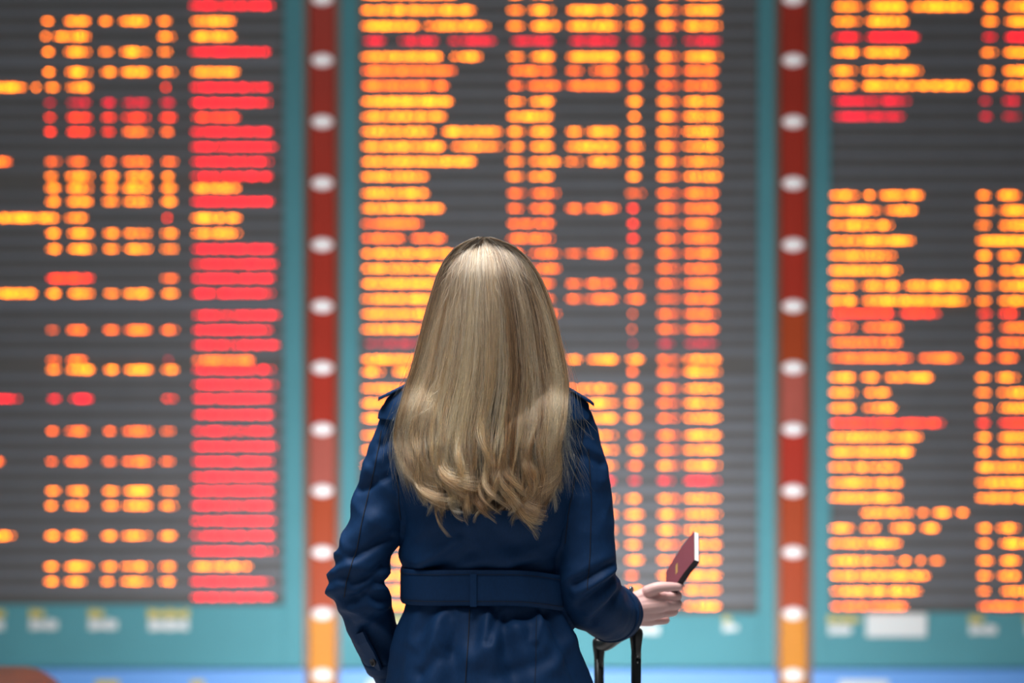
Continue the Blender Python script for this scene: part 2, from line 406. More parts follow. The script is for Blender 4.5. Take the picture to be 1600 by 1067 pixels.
# ------------------------------------------------------------------ red columns with oval lamps
lamp_src = None
def column(label, uc, mats):
    global lamp_src
    x = B(uc, 0)[0]; zt = B(0, -75)[2] + .1
    root = empty('red_column', (x, BY + .1, 0)); tag(root, label, 'column', 'red columns between the boards')
    inv = Matrix.Translation(-root.location)
    hw = 25 * BS
    for s in (-1, 1):
        bevbox('edge_rail', x + s * hw - .012, x + s * hw + .012, BY - .03, BY + .25, 0, zt, M_rail, root, .003)
    link('core', *box(x - hw, x + hw, BY + .02, BY + .25, 0, zt), M_rail, root)
    lamps = [-1 + 95.9 * k for k in range(-1, 13)]
    for k, (a, b) in enumerate(zip(lamps[:-1], lamps[1:])):
        za = min(B(0, a)[2] - .004, zt); zb = max(B(0, b)[2] + .004, 0.004)
        if za <= zb: continue
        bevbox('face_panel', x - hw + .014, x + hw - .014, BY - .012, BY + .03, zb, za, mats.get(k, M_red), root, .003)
    for a in lamps:
        z = B(0, a)[2]
        if z < .05 or z > zt - .03: continue
        n = 20; rings = []
        for q in (0, .35, .7, .92):
            r = math.sqrt(1 - q * q)
            rings.append([(16.5 * BS * r * math.cos(2 * math.pi * j / n), -.016 - .02 * q, 9.5 * BS * r * math.sin(2 * math.pi * j / n)) for j in range(n)])
        V, F = loft([[(p[0], 0, p[2]) for p in rings[0]]] + rings)
        if lamp_src is None:
            o = link('oval_lamp', V, F, M_lamp, root, True); lamp_src = o
        else: o = inst(lamp_src, 'oval_lamp', root)
        o.location = (x, BY, z)
    for o in root.children: o.matrix_parent_inverse = inv
    return root
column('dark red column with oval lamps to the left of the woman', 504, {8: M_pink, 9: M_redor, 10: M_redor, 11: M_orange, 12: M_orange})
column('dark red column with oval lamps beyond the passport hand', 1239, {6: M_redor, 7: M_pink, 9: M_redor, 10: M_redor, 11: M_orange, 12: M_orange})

# ------------------------------------------------------------------ blue plinth under the boards and an added, unseen lamp that brightens them
zb = B(0, 1043)[2]
pl = empty('blue_plinth', (0, BY, 0)); tag(pl, 'bright blue plinth running along the floor under the departure boards', 'plinth')
for a, b in ((-320, 478), (531, 1213), (1267, 1930)):
    o = bevbox('plinth_panel', B(a, 0)[0], B(b, 0)[0], BY - .05, BY + .25, 0, zb - .002, M_blue, pl, .004)
    o.matrix_parent_inverse = Matrix.Translation((0, -BY, 0))
for a, b, m in ((62, 92, M_white), (152, 190, M_yellow), (300, 322, M_yellow), (1308, 1385, M_white), (575, 618, M_white)):
    za = B(0, 1060)[2]
    o = bevbox('plinth_sticker', B(a, 0)[0], B(b, 0)[0], BY - .056, BY - .049, .01, za, m, pl, .003)
    o.matrix_parent_inverse = Matrix.Translation((0, -BY, 0))
wl = empty('added_wash_light', (0.08, BY - 2.45, 0)); tag(wl, 'added low lamp out of view, brightening the lower departure boards', 'added lamp')
bevbox('housing', -1.25, 1.25, -.09, .0, 0, .16, M_steel, wl, .008)
bevbox('lens', -1.2, 1.2, -.002, .012, .03, .13, mat('added_lamp_lens', (.9, .9, .9), .4, emit=(.9, .97, 1), estr=1.0), wl, .003)
wash = area('added_wash_beam', (.08, BY - 2.42, .08), (.08, BY, .16), 2.4, .1, 29, (0.96, 0.98, 1.0))  # added light, makes the boards brighter towards the bottom
wash.data.spread = math.radians(92)

# ------------------------------------------------------------------ low bench at the lower left edge
M_bench = noisy(mat('brown_leather', (.16, .075, .055), .5), 14, .8, 1.1)
bx_, by_ = W(92, 1050, 2.4).x, 2.4
bench = empty('bench', (bx_ - .8, by_, 0)); tag(bench, 'low brown upholstered bench at the lower left corner', 'bench')
rg = []
for k in range(13):
    a = math.pi / 2 * k / 12; rg.append((bx_ - .16 + .16 * math.sin(a), .36 + .15 * math.cos(a)))
prof = [(bx_ - 1.6, .40), (bx_ - 1.6, .51)] + rg + [(bx_ - .05, .34), (bx_ - 1.55, .34)]
V = [(x, y, z) for y in (by_ - .22, by_ + .22) for x, z in prof]; n_ = len(prof)
F = [tuple(range(n_)), tuple(range(2 * n_ - 1, n_ - 1, -1))] + [(i, n_ + i, n_ + (i + 1) % n_, (i + 1) % n_) for i in range(n_)]
o = link('seat_cushion', V, F, M_bench, bench); o.matrix_parent_inverse = Matrix.Translation(-bench.location)
for dx in (.2, 1.4):
    for dy in (-.17, .17):
        o = bevbox('leg', bx_ - dx - .02, bx_ - dx + .02, by_ + dy - .02, by_ + dy + .02, 0, .345, M_steel, bench, .003)
        o.matrix_parent_inverse = Matrix.Translation(-bench.location)

# ================================================================== the woman
M_coat = noisy(mat('navy_cotton_gabardine', (0.0052, 0.029, 0.090), 0.62, spec=0.15, sheen=0.0), 260, 0.8, 1.2, bump=0.12, bscale=1600, stretch=(1, 1, .4))
M_seam = mat('dark_navy_thread', (0.003, 0.006, 0.016), 0.8)
M_skin = noisy(mat('fair_skin', (0.78, 0.48, 0.45), 0.45), 60, 0.92, 1.06, bump=0.05, bscale=900)
M_skin.node_tree.nodes['Principled BSDF'].inputs['Subsurface Weight'].default_value = 0.12
M_skin.node_tree.nodes['Principled BSDF'].inputs['Subsurface Radius'].default_value = (0.01, 0.004, 0.002)
M_button = mat('dark_horn_button', (0.03, 0.03, 0.035), 0.3)
M_shoe = mat('black_leather', (0.01, 0.01, 0.01), 0.35)

person = empty('person', (-0.04, 0, 0))
tag(person, 'woman seen from behind with long blonde hair and a belted navy trench coat', 'person')
PINV = Matrix.Translation(-Vector(person.location))
def own(o, par=None):
    o.parent = par or person
    o.matrix_parent_inverse = PINV if par is None else Matrix.Identity(4)
    return o

# ---- coat: torso rings (v, uL, uR, half depth, centre y)
TOR = [(572, 705, 812, .060, .005), (584, 676, 840, .066, .004), (597, 645, 872, .074, .002), (611, 620, 897, .082, .0), (628, 604, 912, .090, -.002),
       (655, 603, 913, .102, -.004), (700, 610, 907, .116, -.006), (760, 619, 899, .122, -.006), (815, 625, 892, .118, -.002), (860, 630, 884, .108, .006),
       (888, 634, 878, .101, .010), (912, 636, 874, .099, .012), (938, 634, 879, .103, .010), (975, 627, 890, .120, .006), (1020, 618, 905, .136, .0),
       (1070, 608, 921, .148, -.002), (1150, 592, 940, .160, .0), (1338, 566, 966, .175, .005)]
def ring(v, uL, uR, hd, yc, n=56, e=2.35, grow=0.0, dv=None):
    a = W(uL, v); b = W(uR, v); cx = (a.x + b.x) / 2; hw = (b.x - a.x) / 2 + grow; hd += grow; out = []
    for j in range(n):
        t = 2 * math.pi * j / n; c, s = math.cos(t), math.sin(t)
        out.append(Vector((cx + hw * math.copysign(abs(c) ** (2 / e), c), yc + hd * math.copysign(abs(s) ** (2 / e), s), a.z)))
    return out
def tor_at(v):
    vs_ = [r[0] for r in TOR]
    return tuple(float(np.interp(v, vs_, [r[k] for r in TOR])) for k in range(5))
torso = loft([ring(*tor_at(v)) for v in np.concatenate([np.arange(572, 1070, 6), np.arange(1070, 1339, 20)])])

LA = [(638, 652, .0), (623, 700, .0), (601, 770, -.006), (577, 850, -.018), (560, 905, -.022), (571, 950, .008), (596, 1006, .055), (622, 1068, .105)]
LR = [.050, .053, .053, .050, .047, .046, .043, .040]
RA = [(884, 654, .0), (899, 705, .0), (909, 790, -.006), (914, 860, -.016), (917, 915, -.014), (930, 944, .035), (950, 956, .095), (966, 960, .15)]
RR = [.050, .053, .056, .056, .056, .056, .053, .048]
LAP = [W(*p) for p in LA]; RAP = [W(*p) for p in RA]
coat_me = remesh([torso, tube(LAP, LR, 24, 6), tube(RAP, RR, 24, 6)], 0.0045, 9, 0.5)
nv = len(coat_me.vertices)
CO = np.empty(nv * 3); coat_me.vertices.foreach_get('co', CO); CO = CO.reshape(-1, 3)
NO = np.empty(nv * 3); coat_me.vertices.foreach_get('normal', NO); NO = NO.reshape(-1, 3)
def axis_param(P, R):
    P, R = resample(P, R, 8); A = np.array([tuple(p) for p in P])
    d = np.linalg.norm(CO[:, None, :] - A[None], axis=2) - np.array(R)[None]
    i = d.argmin(1); return i / (len(P) - 1), d[np.arange(nv), i]
sl, dl = axis_param(LAP, LR); sr, dr = axis_param(RAP, RR)
zpx = lambda v: W(0, v).z
tx = np.array([tor_at(v) for v in 533.5 + (CAM_Z - CO[:, 2]) * FPX / 4.6])
cxm = ((tx[:, 1] + tx[:, 2]) / 2 - 800) / FPX * 4.6
ang = np.arctan2(CO[:, 0] - cxm, -(CO[:, 1] - tx[:, 4]))       # 0 = middle of the back
vpx = 533.5 + (CAM_Z - CO[:, 2]) * FPX / 4.6; upx = 800 + CO[:, 0] * FPX / 4.6
disp = np.zeros(nv)
def g(x, c, w): return np.exp(-((x - c) / w) ** 2)
def sst(x, a, b):
    t = np.clip((x - a) / (b - a), 0, 1); return t * t * (3 - 2 * t)
def nz(P, s, off=0.0):
    return np.array([noise.noise(Vector((p[0] * s[0] + off, p[1] * s[1] - off, p[2] * s[2] + off * .5))) for p in P])
isL = (dl < 0.012) & (dl <= dr); isR = (dr < 0.012) & (dr < dl)
onL = np.where(isL, sst(sl, .12, .3), 0); onR = np.where(isR, sst(sr, .12, .3), 0); onT = 1 - np.maximum(onL, onR)
# sleeves: diagonal drag folds, tighter rings round the elbow
def ridge(n_): return (1 - np.abs(n_) * 2.2).clip(-.6, 1)
PL = np.stack([CO[:, 0] * .6 + CO[:, 2] * .35, CO[:, 1], CO[:, 2] + CO[:, 0] * .8], 1)
PR = np.stack([CO[:, 0] * .6 - CO[:, 2] * .35, CO[:, 1], CO[:, 2] - CO[:, 0] * .6], 1)
nL = ridge(nz(PL, (11, 9, 17), 3.1)); nR = ridge(nz(PR, (10, 9, 15), 7.7))
disp += onL * nL * (.0055 + .006 * g(sl, .62, .16)); disp += onR * nR * (.0045 + .005 * g(sr, .68, .16))
disp += onL * .004 * g(sl, .60, .10) * np.sin(CO[:, 2] * 190 + CO[:, 1] * 60)
# sharp elbow point on the left sleeve
disp += .006 * g(upx, 520, 14) * g(vpx, 915, 16) * onL
# skirt folds fanning out under the belt
bel = sst(vpx, 938, 985); fan = ang * (1.0 - .0009 * (vpx - 940))
fold = .007 * np.sin(fan * 9.5 + 1.2 + .004 * (vpx - 940)) + .0045 * np.sin(fan * 17 + .5 - .012 * (vpx - 940)) + .003 * nz(CO, (22, 10, 7), 1.7)
disp += onT * bel * fold * (1 - .45 * sst(vpx, 1000, 1120))
# a few pinched pleats right under the belt
for uc, k, am in ((700, .35, .006), (712, .15, -.005), (768, .25, .007), (792, .1, -.006), (842, -.1, .006), (660, .5, .004)):
    disp += onT * am * g(upx + k * (vpx - 945), uc, 9) * sst(vpx, 935, 955) * (1 - sst(vpx, 985, 1040)) * (CO[:, 1] < .02)
# upper back: soft drag lines towards the armpits and blousing over the belt
nb = nz(np.stack([CO[:, 0], CO[:, 1], CO[:, 2] + .7 * np.abs(CO[:, 0] + .05)], 1), (8, 4, 20), 4.2)
disp += onT * (1 - sst(vpx, 930, 945)) * sst(vpx, 640, 700) * .007 * nb
disp += onT * .006 * g(vpx, 868, 16) + onT * -.004 * g(vpx, 912, 22)
disp += .0012 * nz(CO, (45, 45, 45), 9.9)
# single creases and ridges seen on the cloth: (u0, v0, u1, v1, half width, height in mm)
for u0, v0, u1, v1, w_, h_ in ((598, 694, 630, 668, 6, -5), (592, 716, 622, 700, 8, 3), (564, 764, 606, 742, 6, -6), (566, 742, 596, 722, 9, 4), (556, 866, 612, 834, 6, -6),
        (548, 846, 590, 806, 13, 5), (552, 910, 600, 880, 6, -6), (532, 890, 572, 868, 9, 4), (546, 936, 590, 904, 6, -5), (566, 985, 608, 950, 6, -4), (560, 965, 598, 936, 8, 3),
        (908, 706, 938, 722, 7, -4), (905, 735, 935, 750, 12, 3), (898, 905, 952, 878, 6, -5), (905, 934, 964, 894, 6, -5), (900, 918, 955, 888, 7, 4), (925, 968, 974, 918, 6, -5), (918, 950, 966, 908, 7, 4),
        (698, 1006, 714, 948, 8, 5), (742, 1014, 802, 972, 17, 7), (764, 992, 776, 945, 7, -7), (792, 956, 852, 950, 9, -8), (834, 990, 842, 952, 6, 5), (652, 1000, 690, 960, 9, 4),
        (660, 1040, 700, 1005, 10, -5), (780, 1040, 850, 1020, 14, -5), (860, 1030, 895, 990, 12, 4), (662, 874, 718, 836, 8, 4.5), (680, 888, 740, 855, 9, -4), (800, 860, 866, 842, 10, 3), (810, 880, 868, 870, 8, -4)):
    du, dv_ = u1 - u0, v1 - v0; tt = np.clip(((upx - u0) * du + (vpx - v0) * dv_) / (du * du + dv_ * dv_), 0, 1)
    dd = np.hypot(upx - u0 - tt * du, vpx - v0 - tt * dv_)
    disp += h_ * .0015 * np.exp(-(dd / w_) ** 2) * np.clip(-NO[:, 1] * 1.6 + .35, 0, 1)
CO2 = CO + NO * disp[:, None]
coat_me.vertices.foreach_set('co', CO2.ravel()); coat_me.update()
coat_me.polygons.foreach_set('use_smooth', [True] * len(coat_me.polygons)); coat_me.materials.clear(); coat_me.materials.append(M_coat)
coat_me.name = 'trench_coat'
coat = bpy.data.objects.new('trench_coat', coat_me); COL.objects.link(coat); own(coat); coat['label'] = 'navy cotton trench coat'
dgp = [tuple(p.vertices) for p in coat_me.polygons]
BV = BVHTree.FromPolygons([tuple(c) for c in CO2], dgp)

def back_pt(u, v, off=.0015, y=0.0):
    p = W(u, v, y); h = BV.ray_cast(Vector((p.x, -1.0, p.z)), Vector((0, 1, 0)))
    if h[0] is None: return None
    return h[0] + h[1] * off
def seam(pts, r=.0009, name='seam', k=10):
    Pn = []
    for (a, b) in zip(pts[:-1], pts[1:]):
        for j in range(k):
            t = j / k; q = back_pt(a[0] * (1 - t) + b[0] * t, a[1] * (1 - t) + b[1] * t)
            if q: Pn.append(q)
    if len(Pn) < 3: return
    V, F = tube(Pn, [r] * len(Pn), 6, 0); return own(link(name, V, F, M_seam, None, True), coat)
seam([(735, 944), (733, 1000), (729, 1066), (726, 1120)])
seam([(598, 672), (590, 720), (574, 790), (562, 850), (545, 905), (541, 930)])
seam([(626, 664), (622, 720), (627, 790), (629, 812)], .0007)
seam([(912, 664), (902, 720), (886, 800), (882, 850)], .0007)
seam([(918, 700), (922, 780), (920, 860), (915, 920)], .0008)
seam([(838, 955), (836, 1010), (834, 1066)], .0005)

# back yoke: a flap lifted off the coat across the shoulders
bm = bmesh.new(); bm.from_mesh(coat_me)
def yoke_keep(f):
    c = f.calc_center_median(); v = 533.5 + (CAM_Z - c.z) * FPX / 4.6; u = 800 + c.x * FPX / 4.6
    lim = 656 + 26 * math.exp(-((u - 757) / 90) ** 2)
    return c.y < .045 and v < lim and 597 < u < 917 and v > 590
bmesh.ops.delete(bm, geom=[f for f in bm.faces if not yoke_keep(f)], context='FACES')
bmesh.ops.smooth_vert(bm, verts=[v for v in bm.verts if v.is_boundary], factor=.5, use_axis_x=True, use_axis_y=True, use_axis_z=True)
bmesh.ops.smooth_vert(bm, verts=[v for v in bm.verts if v.is_boundary], factor=.5, use_axis_x=True, use_axis_y=True, use_axis_z=True)
bm.normal_update()
for v in bm.verts:
    vp = 533.5 + (CAM_Z - v.co.z) * FPX / 4.6
    v.co += v.normal * (.003 + .005 * max(0, min(1, (vp - 610) / 45)))
r = bmesh.ops.extrude_face_region(bm, geom=list(bm.faces)); ex = [e for e in r['geom'] if isinstance(e, bmesh.types.BMVert)]
for v in ex: v.co -= v.normal * .0028
bmesh.ops.recalc_face_normals(bm, faces=bm.faces)
me = bpy.data.meshes.new('back_yoke'); bm.to_mesh(me); bm.free(); me.materials.append(M_coat)
me.polygons.foreach_set('use_smooth', [True] * len(me.polygons))
yo = bpy.data.objects.new('back_yoke', me); COL.objects.link(yo); own(yo, coat)

# collar (stands up under the hair)
rings = []
for v, gr in ((600, .004), (585, .006), (568, .009), (566, .004), (590, .0)):
    rings.append(ring(v, 700, 816, .066, -.004, grow=gr))
own(link('collar', *loft(rings), M_coat, None, True), coat)

# belt: band round the waist, its right half riding lower and standing off
def belt_ring(vt, grow):
    out = []; base = tor_at(912)
    n = 96
    for j in range(n):
        t = 2 * math.pi * j / n; c, s = math.cos(t), math.sin(t); e = 2.5
        a = W(base[1], 912); b = W(base[2], 912); cx = (a.x + b.x) / 2; hw = (b.x - a.x) / 2 + grow; hd = .105 + grow
        x = cx + hw * math.copysign(abs(c) ** (2 / e), c); y = base[4] + hd * math.copysign(abs(s) ** (2 / e), s)
        u = 800 + x * FPX / 4.6
        sag = 3 * math.sin((u - 640) / 235 * math.pi) * -1 + 10 * max(0, (u - 800) / 75) ** 2 if s < 0 else 0
        if s < 0 and u > 745: y -= .004
        wob = .0012 * math.sin(u * .09)
        out.append(Vector((x, y + wob, zpx(vt + sag))))
    return out
br = [belt_ring(v, gq) for v, gq in ((886, .006), (885, .0105), (888, .0125), (900, .013), (926, .0135), (937, .0125), (940, .0105), (939, .006))]
belt = own(link('belt', *loft(br, cap=False), M_coat, None, True), coat); belt['label'] = 'wide navy fabric belt'
for vt in (892, 933):
    P = belt_ring(vt, .0136); P = P + [P[0]]
    own(link('stitching', *tube(P, [.0005] * len(P), 5, 0), M_seam, None, True), belt)
def loop(u, y0=None):
    p = W(u, 912); pts = []
    for v in (888, 890, 898, 914, 930, 937, 938):
        z = zpx(v); best = min(belt_ring(v, .0165 if 883 < v < 944 else .006), key=lambda q: abs(q.x - p.x) + (9 if q.y > 0 else 0))
        pts.append(Vector((p.x, best.y, z)))
    rings = [[q + Vector((dx, dy, 0)) for dx, dy in ((-.006, 0), (.006, 0), (.006, -.002), (-.006, -.002))] for q in pts]
    own(link('belt_loop', *loft(rings), M_coat, None), coat)
loop(741); 
# epaulettes: tapered straps along the shoulder tops
def strap(pts, wid, name='epaulette'):
    rings = []
    for i, (u, v, y, ws) in enumerate(pts):
        c = W(u, v, y); w_ = wid * ws
        rings.append([c + Vector((dx, dy, dz)) for dx, dy, dz in ((0, -w_, -.001), (0, -w_, .0035), (0, -w_ * .5, .006), (0, w_ * .5, .006), (0, w_, .0035), (0, w_, -.001))])
    return own(link(name, *loft(rings), M_coat, None, True), coat)
e1 = strap([(655, 596, -.015, 1), (640, 602, -.016, 1), (622, 610, -.018, 1), (606, 618, -.02, .95), (596, 623, -.021, .75), (591, 626, -.021, .35)], .028)
e2 = strap([(862, 596, -.015, 1), (878, 603, -.016, 1), (897, 614, -.018, 1), (913, 624, -.02, .95), (923, 630, -.021, .75), (928, 634, -.021, .35)], .028)
def disc(c, nrm, r, th, name, m, par, holes=False):
    nrm = Vector(nrm).normalized(); a = nrm.orthogonal().normalized(); b = nrm.cross(a); c = Vector(c); n = 20
    prof = [(1, 0), (1, th * .7), (.9, th), (.72, th), (.66, th * .7), (0.05, th * .65)]
    rings = [[c + a * (r * q * math.cos(2 * math.pi * j / n)) + b * (r * q * math.sin(2 * math.pi * j / n)) + nrm * h for j in range(n)] for q, h in prof]
    o = own(link(name, *loft(rings), m, None, True), par)
    if holes:
        for s in (-1, 1):
            for t in (-1, 1):
                q = c + a * (s * r * .22) + b * (t * r * .22) + nrm * (th * .72)
                rr = [[q + a * (r * .1 * math.cos(k * 1.0472)) + b * (r * .1 * math.sin(k * 1.0472)) + nrm * h for k in range(6)] for h in (0, th * .12)]
                own(link('thread_hole', *loft(rr), M_seam, None), o)
    return o
disc(W(640, 600, -.016) + Vector((0, 0, .004)), (0, -.2, 1), .008, .003, 'epaulette_button', M_button, coat, True)
disc(W(879, 601, -.016) + Vector((0, 0, .004)), (0, -.2, 1), .008, .003, 'epaulette_button', M_button, coat, True)

# cuff straps round both sleeves
def cuff(P, R, s0, s1, gr, name):
    P2, R2 = resample(P, R, 12); T, N = frames(P2); n = len(P2) - 1; i0, i1 = int(s0 * n), int(s1 * n); rings = []
    sel = [(i0, .0), (i0, gr)] + [(i, gr) for i in range(i0 + 1, i1)] + [(i1, gr), (i1, .0)]
    for i, gq in sel:
        b = T[i].cross(N[i]); q = R2[i] + gq
        rings.append([P2[i] + N[i] * (q * math.cos(2 * math.pi * j / 32)) + b * (q * math.sin(2 * math.pi * j / 32)) for j in range(32)])
    return own(link(name, *loft(rings), M_coat, None, True), coat)
cuff(LAP, LR, .885, .925, .006, 'cuff_strap')
cuff(RAP, RR, .90, .94, .006, 'cuff_strap')
cuff(RAP, RR, .975, .999, .004, 'cuff_hem')
# strap tab with its button on the outside of the left forearm
def tab(pts, w_, th, name):
    rings = []
    for (q, nn, tt, s) in pts:
        b = nn.cross(tt).normalized() * (w_ * s)
        rings.append([q - b, q - b + nn * th, q + b + nn * th, q + b])
    return own(link(name, *loft(rings), M_coat, None), coat)
tp = []
for i, (u, v, s) in enumerate(((560, 986, 1), (568, 1002, 1), (576, 1018, 1), (583, 1032, .95), (588, 1042, .6), (591, 1048, .25))):
    q = back_pt(u + 4, v, .004)
    if q is None: q = W(u + 4, v, .02)
    tp.append((q, Vector((-.75, -.62, -.1)).normalized(), (W(590, 1045) - W(560, 985)).normalized(), s))
tab(tp, .013, .005, 'cuff_tab')
disc(tp[3][0] + tp[3][1] * .005, tp[3][1], .0085, .0035, 'cuff_button', M_button, coat, True)
bk = W(986, 921, .118)
disc(bk, (.8, -.55, .3), .006, .003, 'cuff_buckle', M_steel, coat)

# ---- body: one continuous surface, head to hands and legs
hc = W(756, 462, .012)
head = [ellipsoid(hc, .073, .084, .100), ellipsoid(hc + Vector((0, .045, -.055)), .050, .050, .062), ellipsoid(hc + Vector((0, .088, -.106)), .020, .016, .015),
        ellipsoid(hc + Vector((0, .098, -.020)), .011, .014, .024), ellipsoid(hc + Vector((0, .104, -.036)), .014, .013, .010),
        ellipsoid(hc + Vector((0, .086, -.064)), .024, .011, .008), ellipsoid(hc + Vector((0, .083, .012)), .05, .012, .012),
        ellipsoid(hc + Vector((.072, .005, -.018)), .010, .02, .032), ellipsoid(hc + Vector((-.072, .005, -.018)), .010, .02, .032),
        tube([hc + Vector((0, -.005, -.06)), hc + Vector((0, -.012, -.13)), hc + Vector((0, -.012, -.19))], [.052, .050, .062], 20)]
btor = loft([ring(*tor_at(v), grow=-.022) for v in np.arange(600, 1150, 10)])
armL = tube(LAP, [r - .012 for r in LR], 18, 4)
armR = tube(RAP + [W(978, 955, .185)], [r - .020 for r in RR[:-2]] + [.030, .027, .025], 18, 4)
legs = []
for s in (-1, 1):
    x = -.04 + s * .075
    legs.append(tube([(x, .0, .82), (x, .005, .72), (x, .01, .52), (x + s * .004, -.005, .34), (x + s * .006, -.012, .2), (x + s * .008, -.01, .09)], [.078, .076, .058, .056, .044, .036], 18))
    legs.append(tube([(x + s * .008, -.02, .065), (x + s * .012, .05, .05), (x + s * .018, .13, .03)], [.034, .034, .026], 16, 4))
body_me = remesh(head + [btor, armL, armR] + legs, .0055, 5, .5)

HY = .0
def hp(u, v, y): return W(u, v, y + HY)
wr = hp(976, 953, .185)
mcp = dict(i=hp(1036, 933, .222), m=hp(1037, 945, .216), r=hp(1030, 958, .221), p=hp(1018, 970, .232))
hand = [tube([wr, hp(998, 946, .20), mcp['i']], [.024, .018, .0125], 14, 4), tube([wr, hp(1000, 950, .198), mcp['m']], [.024, .0185, .013], 14, 4),
        tube([wr, hp(998, 957, .20), mcp['r']], [.024, .018, .012], 14, 4), tube([wr, hp(993, 965, .206), mcp['p']], [.022, .016, .011], 14, 4),
        tube([hp(960, 957, .14), wr], [.026, .025], 16, 4),
        tube([hp(990, 940, .205), hp(1010, 930, .215), hp(1022, 923, .212)], [.019, .0165, .012], 14, 4)]
fing = [([mcp['i'], hp(1057, 932, .236), hp(1056, 929, .262), hp(1040, 926, .274)], [.0108, .0094, .0084, .0068]),
        ([mcp['m'], hp(1058, 944, .236), hp(1055, 942, .264), hp(1038, 936, .276)], [.0108, .0096, .0086, .007]),
        ([mcp['r'], hp(1052, 956, .241), hp(1047, 953, .267), hp(1030, 951, .276)], [.0103, .0091, .0082, .0068]),
        ([mcp['p'], hp(1040, 969, .250), hp(1034, 966, .268), hp(1020, 963, .276)], [.0092, .008, .0072, .006]),
        ([hp(1012, 924, .204), hp(1027, 918, .200), hp(1046, 916.5, .203), hp(1063, 917, .214)], [.0130, .0112, .0094, .0072])]
hand += [tube(p, r, 14, 5) for p, r in fing]
hand_me = remesh(hand, .0016, 2, .5)
bm = bmesh.new(); bm.from_mesh(body_me); bm.from_mesh(hand_me)
me = bpy.data.meshes.new('body'); bm.to_mesh(me); bm.free(); me.materials.clear(); me.materials.append(M_skin)
me.polygons.foreach_set('use_smooth', [True] * len(me.polygons))
body = bpy.data.objects.new('body', me); COL.objects.link(body); own(body); body['label'] = 'bare right hand gripping the passport'
M_nail = mat('nail', (.7, .42, .4), .25)
def nail(p, q, up, r):
    t = (Vector(q) - Vector(p)).normalized(); n_ = (up - t * up.dot(t)).normalized(); b = t.cross(n_); c = Vector(q) - t * r * .1
    rings = []
    for k, s in ((-.9, .55), (-.5, .8), (.3, .85), (.9, .6)):
        rings.append([c + t * (r * k) + b * (r * s * a) + n_ * (r * (1.0 - .25 * abs(a) ** 2 - .12 * max(0, k)) + h) for a, h in ((-.85, 0), (-.4, .0003), (.4, .0003), (.85, 0), (.4, -.002), (-.4, -.002))])
    own(link('fingernail', *loft(rings), M_nail, None, True), body)
nail(hp(1046, 916.5, .203), hp(1063, 917, .214), Vector((.1, -.6, .75)), .0072)
for s in (-1, 1):
    own(link('eye', *ellipsoid(hc + Vector((s * .031, .081, -.006)), .011, .011, .008, 12, 8), mat('eye', (.8, .8, .8), .2), None, True), body)
    x = -.04 + s * .085
    sh = own(link('shoe', *cat([loft([[(x + s * .012 + a * w_, y, z) for a, z in ((-1, z0), (-.9, z1), (0, z2), (.9, z1), (1, z0), (.8, 0), (-.8, 0))]
        for y, w_, z0, z1, z2 in ((-.075, .022, .05, .075, .082), (-.06, .034, .05, .075, .082), (.0, .036, .04, .07, .088), (.08, .043, .03, .05, .062), (.14, .036, .025, .04, .046), (.175, .012, .018, .026, .03))])]), M_shoe, None, True))

# ---- hair: inner mass and strands
HV = [(370, .004, .006, .010), (374, .022, .024, .010), (382, .043, .048, .010), (398, .067, .078, .010), (428, .089, .103, .010), (460, .103, .114, .010), (500, .117, .120, .008),
      (550, .130, .121, .003), (590, .141, .119, -.004), (620, .147, .112, -.014), (660, .150, .102, -.030), (700, .149, .092, -.048), (740, .142, .084, -.062), (780, .130, .078, -.071), (840, .116, .074, -.078)]
HC = [(370, 755), (400, 760), (460, 765), (520, 766), (590, 764), (640, 755), (700, 745), (760, 752), (840, 757)]
hv = np.array([h[0] for h in HV], float)
def sm(tab):                                              # smoothed lookup, even in sqrt(v) so the crown stays round
    kv = hv if len(tab) == len(hv) else np.array([c[0] for c in HC], float)
    q = np.linspace(1.0, math.sqrt(471), 900); y_ = np.interp(q, np.sqrt(kv - 369), tab)
    ker = np.hanning(131); ker /= ker.sum(); pad = 65
    lo_ = y_[0] - (y_[1:pad + 1] - y_[0])[::-1]; hi_ = y_[-1] - (y_[-pad - 1:-1] - y_[-1])[::-1]
    return 369 + q * q, np.convolve(np.concatenate([lo_, y_, hi_]), ker, 'valid')
GH, HWt = sm([h[1] for h in HV]); _, HDt = sm([h[2] for h in HV]); _, HYt = sm([h[3] for h in HV])
_, HXt = sm([c[1] for c in HC])
def hull(v, phi, r):
    """v in photo rows, phi 0 = straight back, r = 1 on the outer surface"""
    hw = np.interp(v, GH, HWt); hd = np.interp(v, GH, HDt); yc = np.interp(v, GH, HYt); xc = (np.interp(v, GH, HXt) - 800) / FPX * 4.55
    z = CAM_Z - (v - 533.5) / FPX * 4.55
    return np.stack([xc + hw * r * np.sin(phi), yc - hd * r * np.cos(phi), z - np.maximum(1 - r, -.03) * .06], -1)

# inner mass: smooth shell a little inside the strands
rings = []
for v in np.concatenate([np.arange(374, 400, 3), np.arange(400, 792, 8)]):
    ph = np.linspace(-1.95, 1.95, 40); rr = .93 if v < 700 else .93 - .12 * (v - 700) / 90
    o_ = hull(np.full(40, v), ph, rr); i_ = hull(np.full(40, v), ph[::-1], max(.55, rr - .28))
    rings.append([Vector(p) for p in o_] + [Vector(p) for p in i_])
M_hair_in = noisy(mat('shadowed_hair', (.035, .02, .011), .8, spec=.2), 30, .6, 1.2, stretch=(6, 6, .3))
hair = own(link('hair', *loft(rings), M_hair_in, None, True)); hair['label'] = 'long loose blonde hair with curled ends'

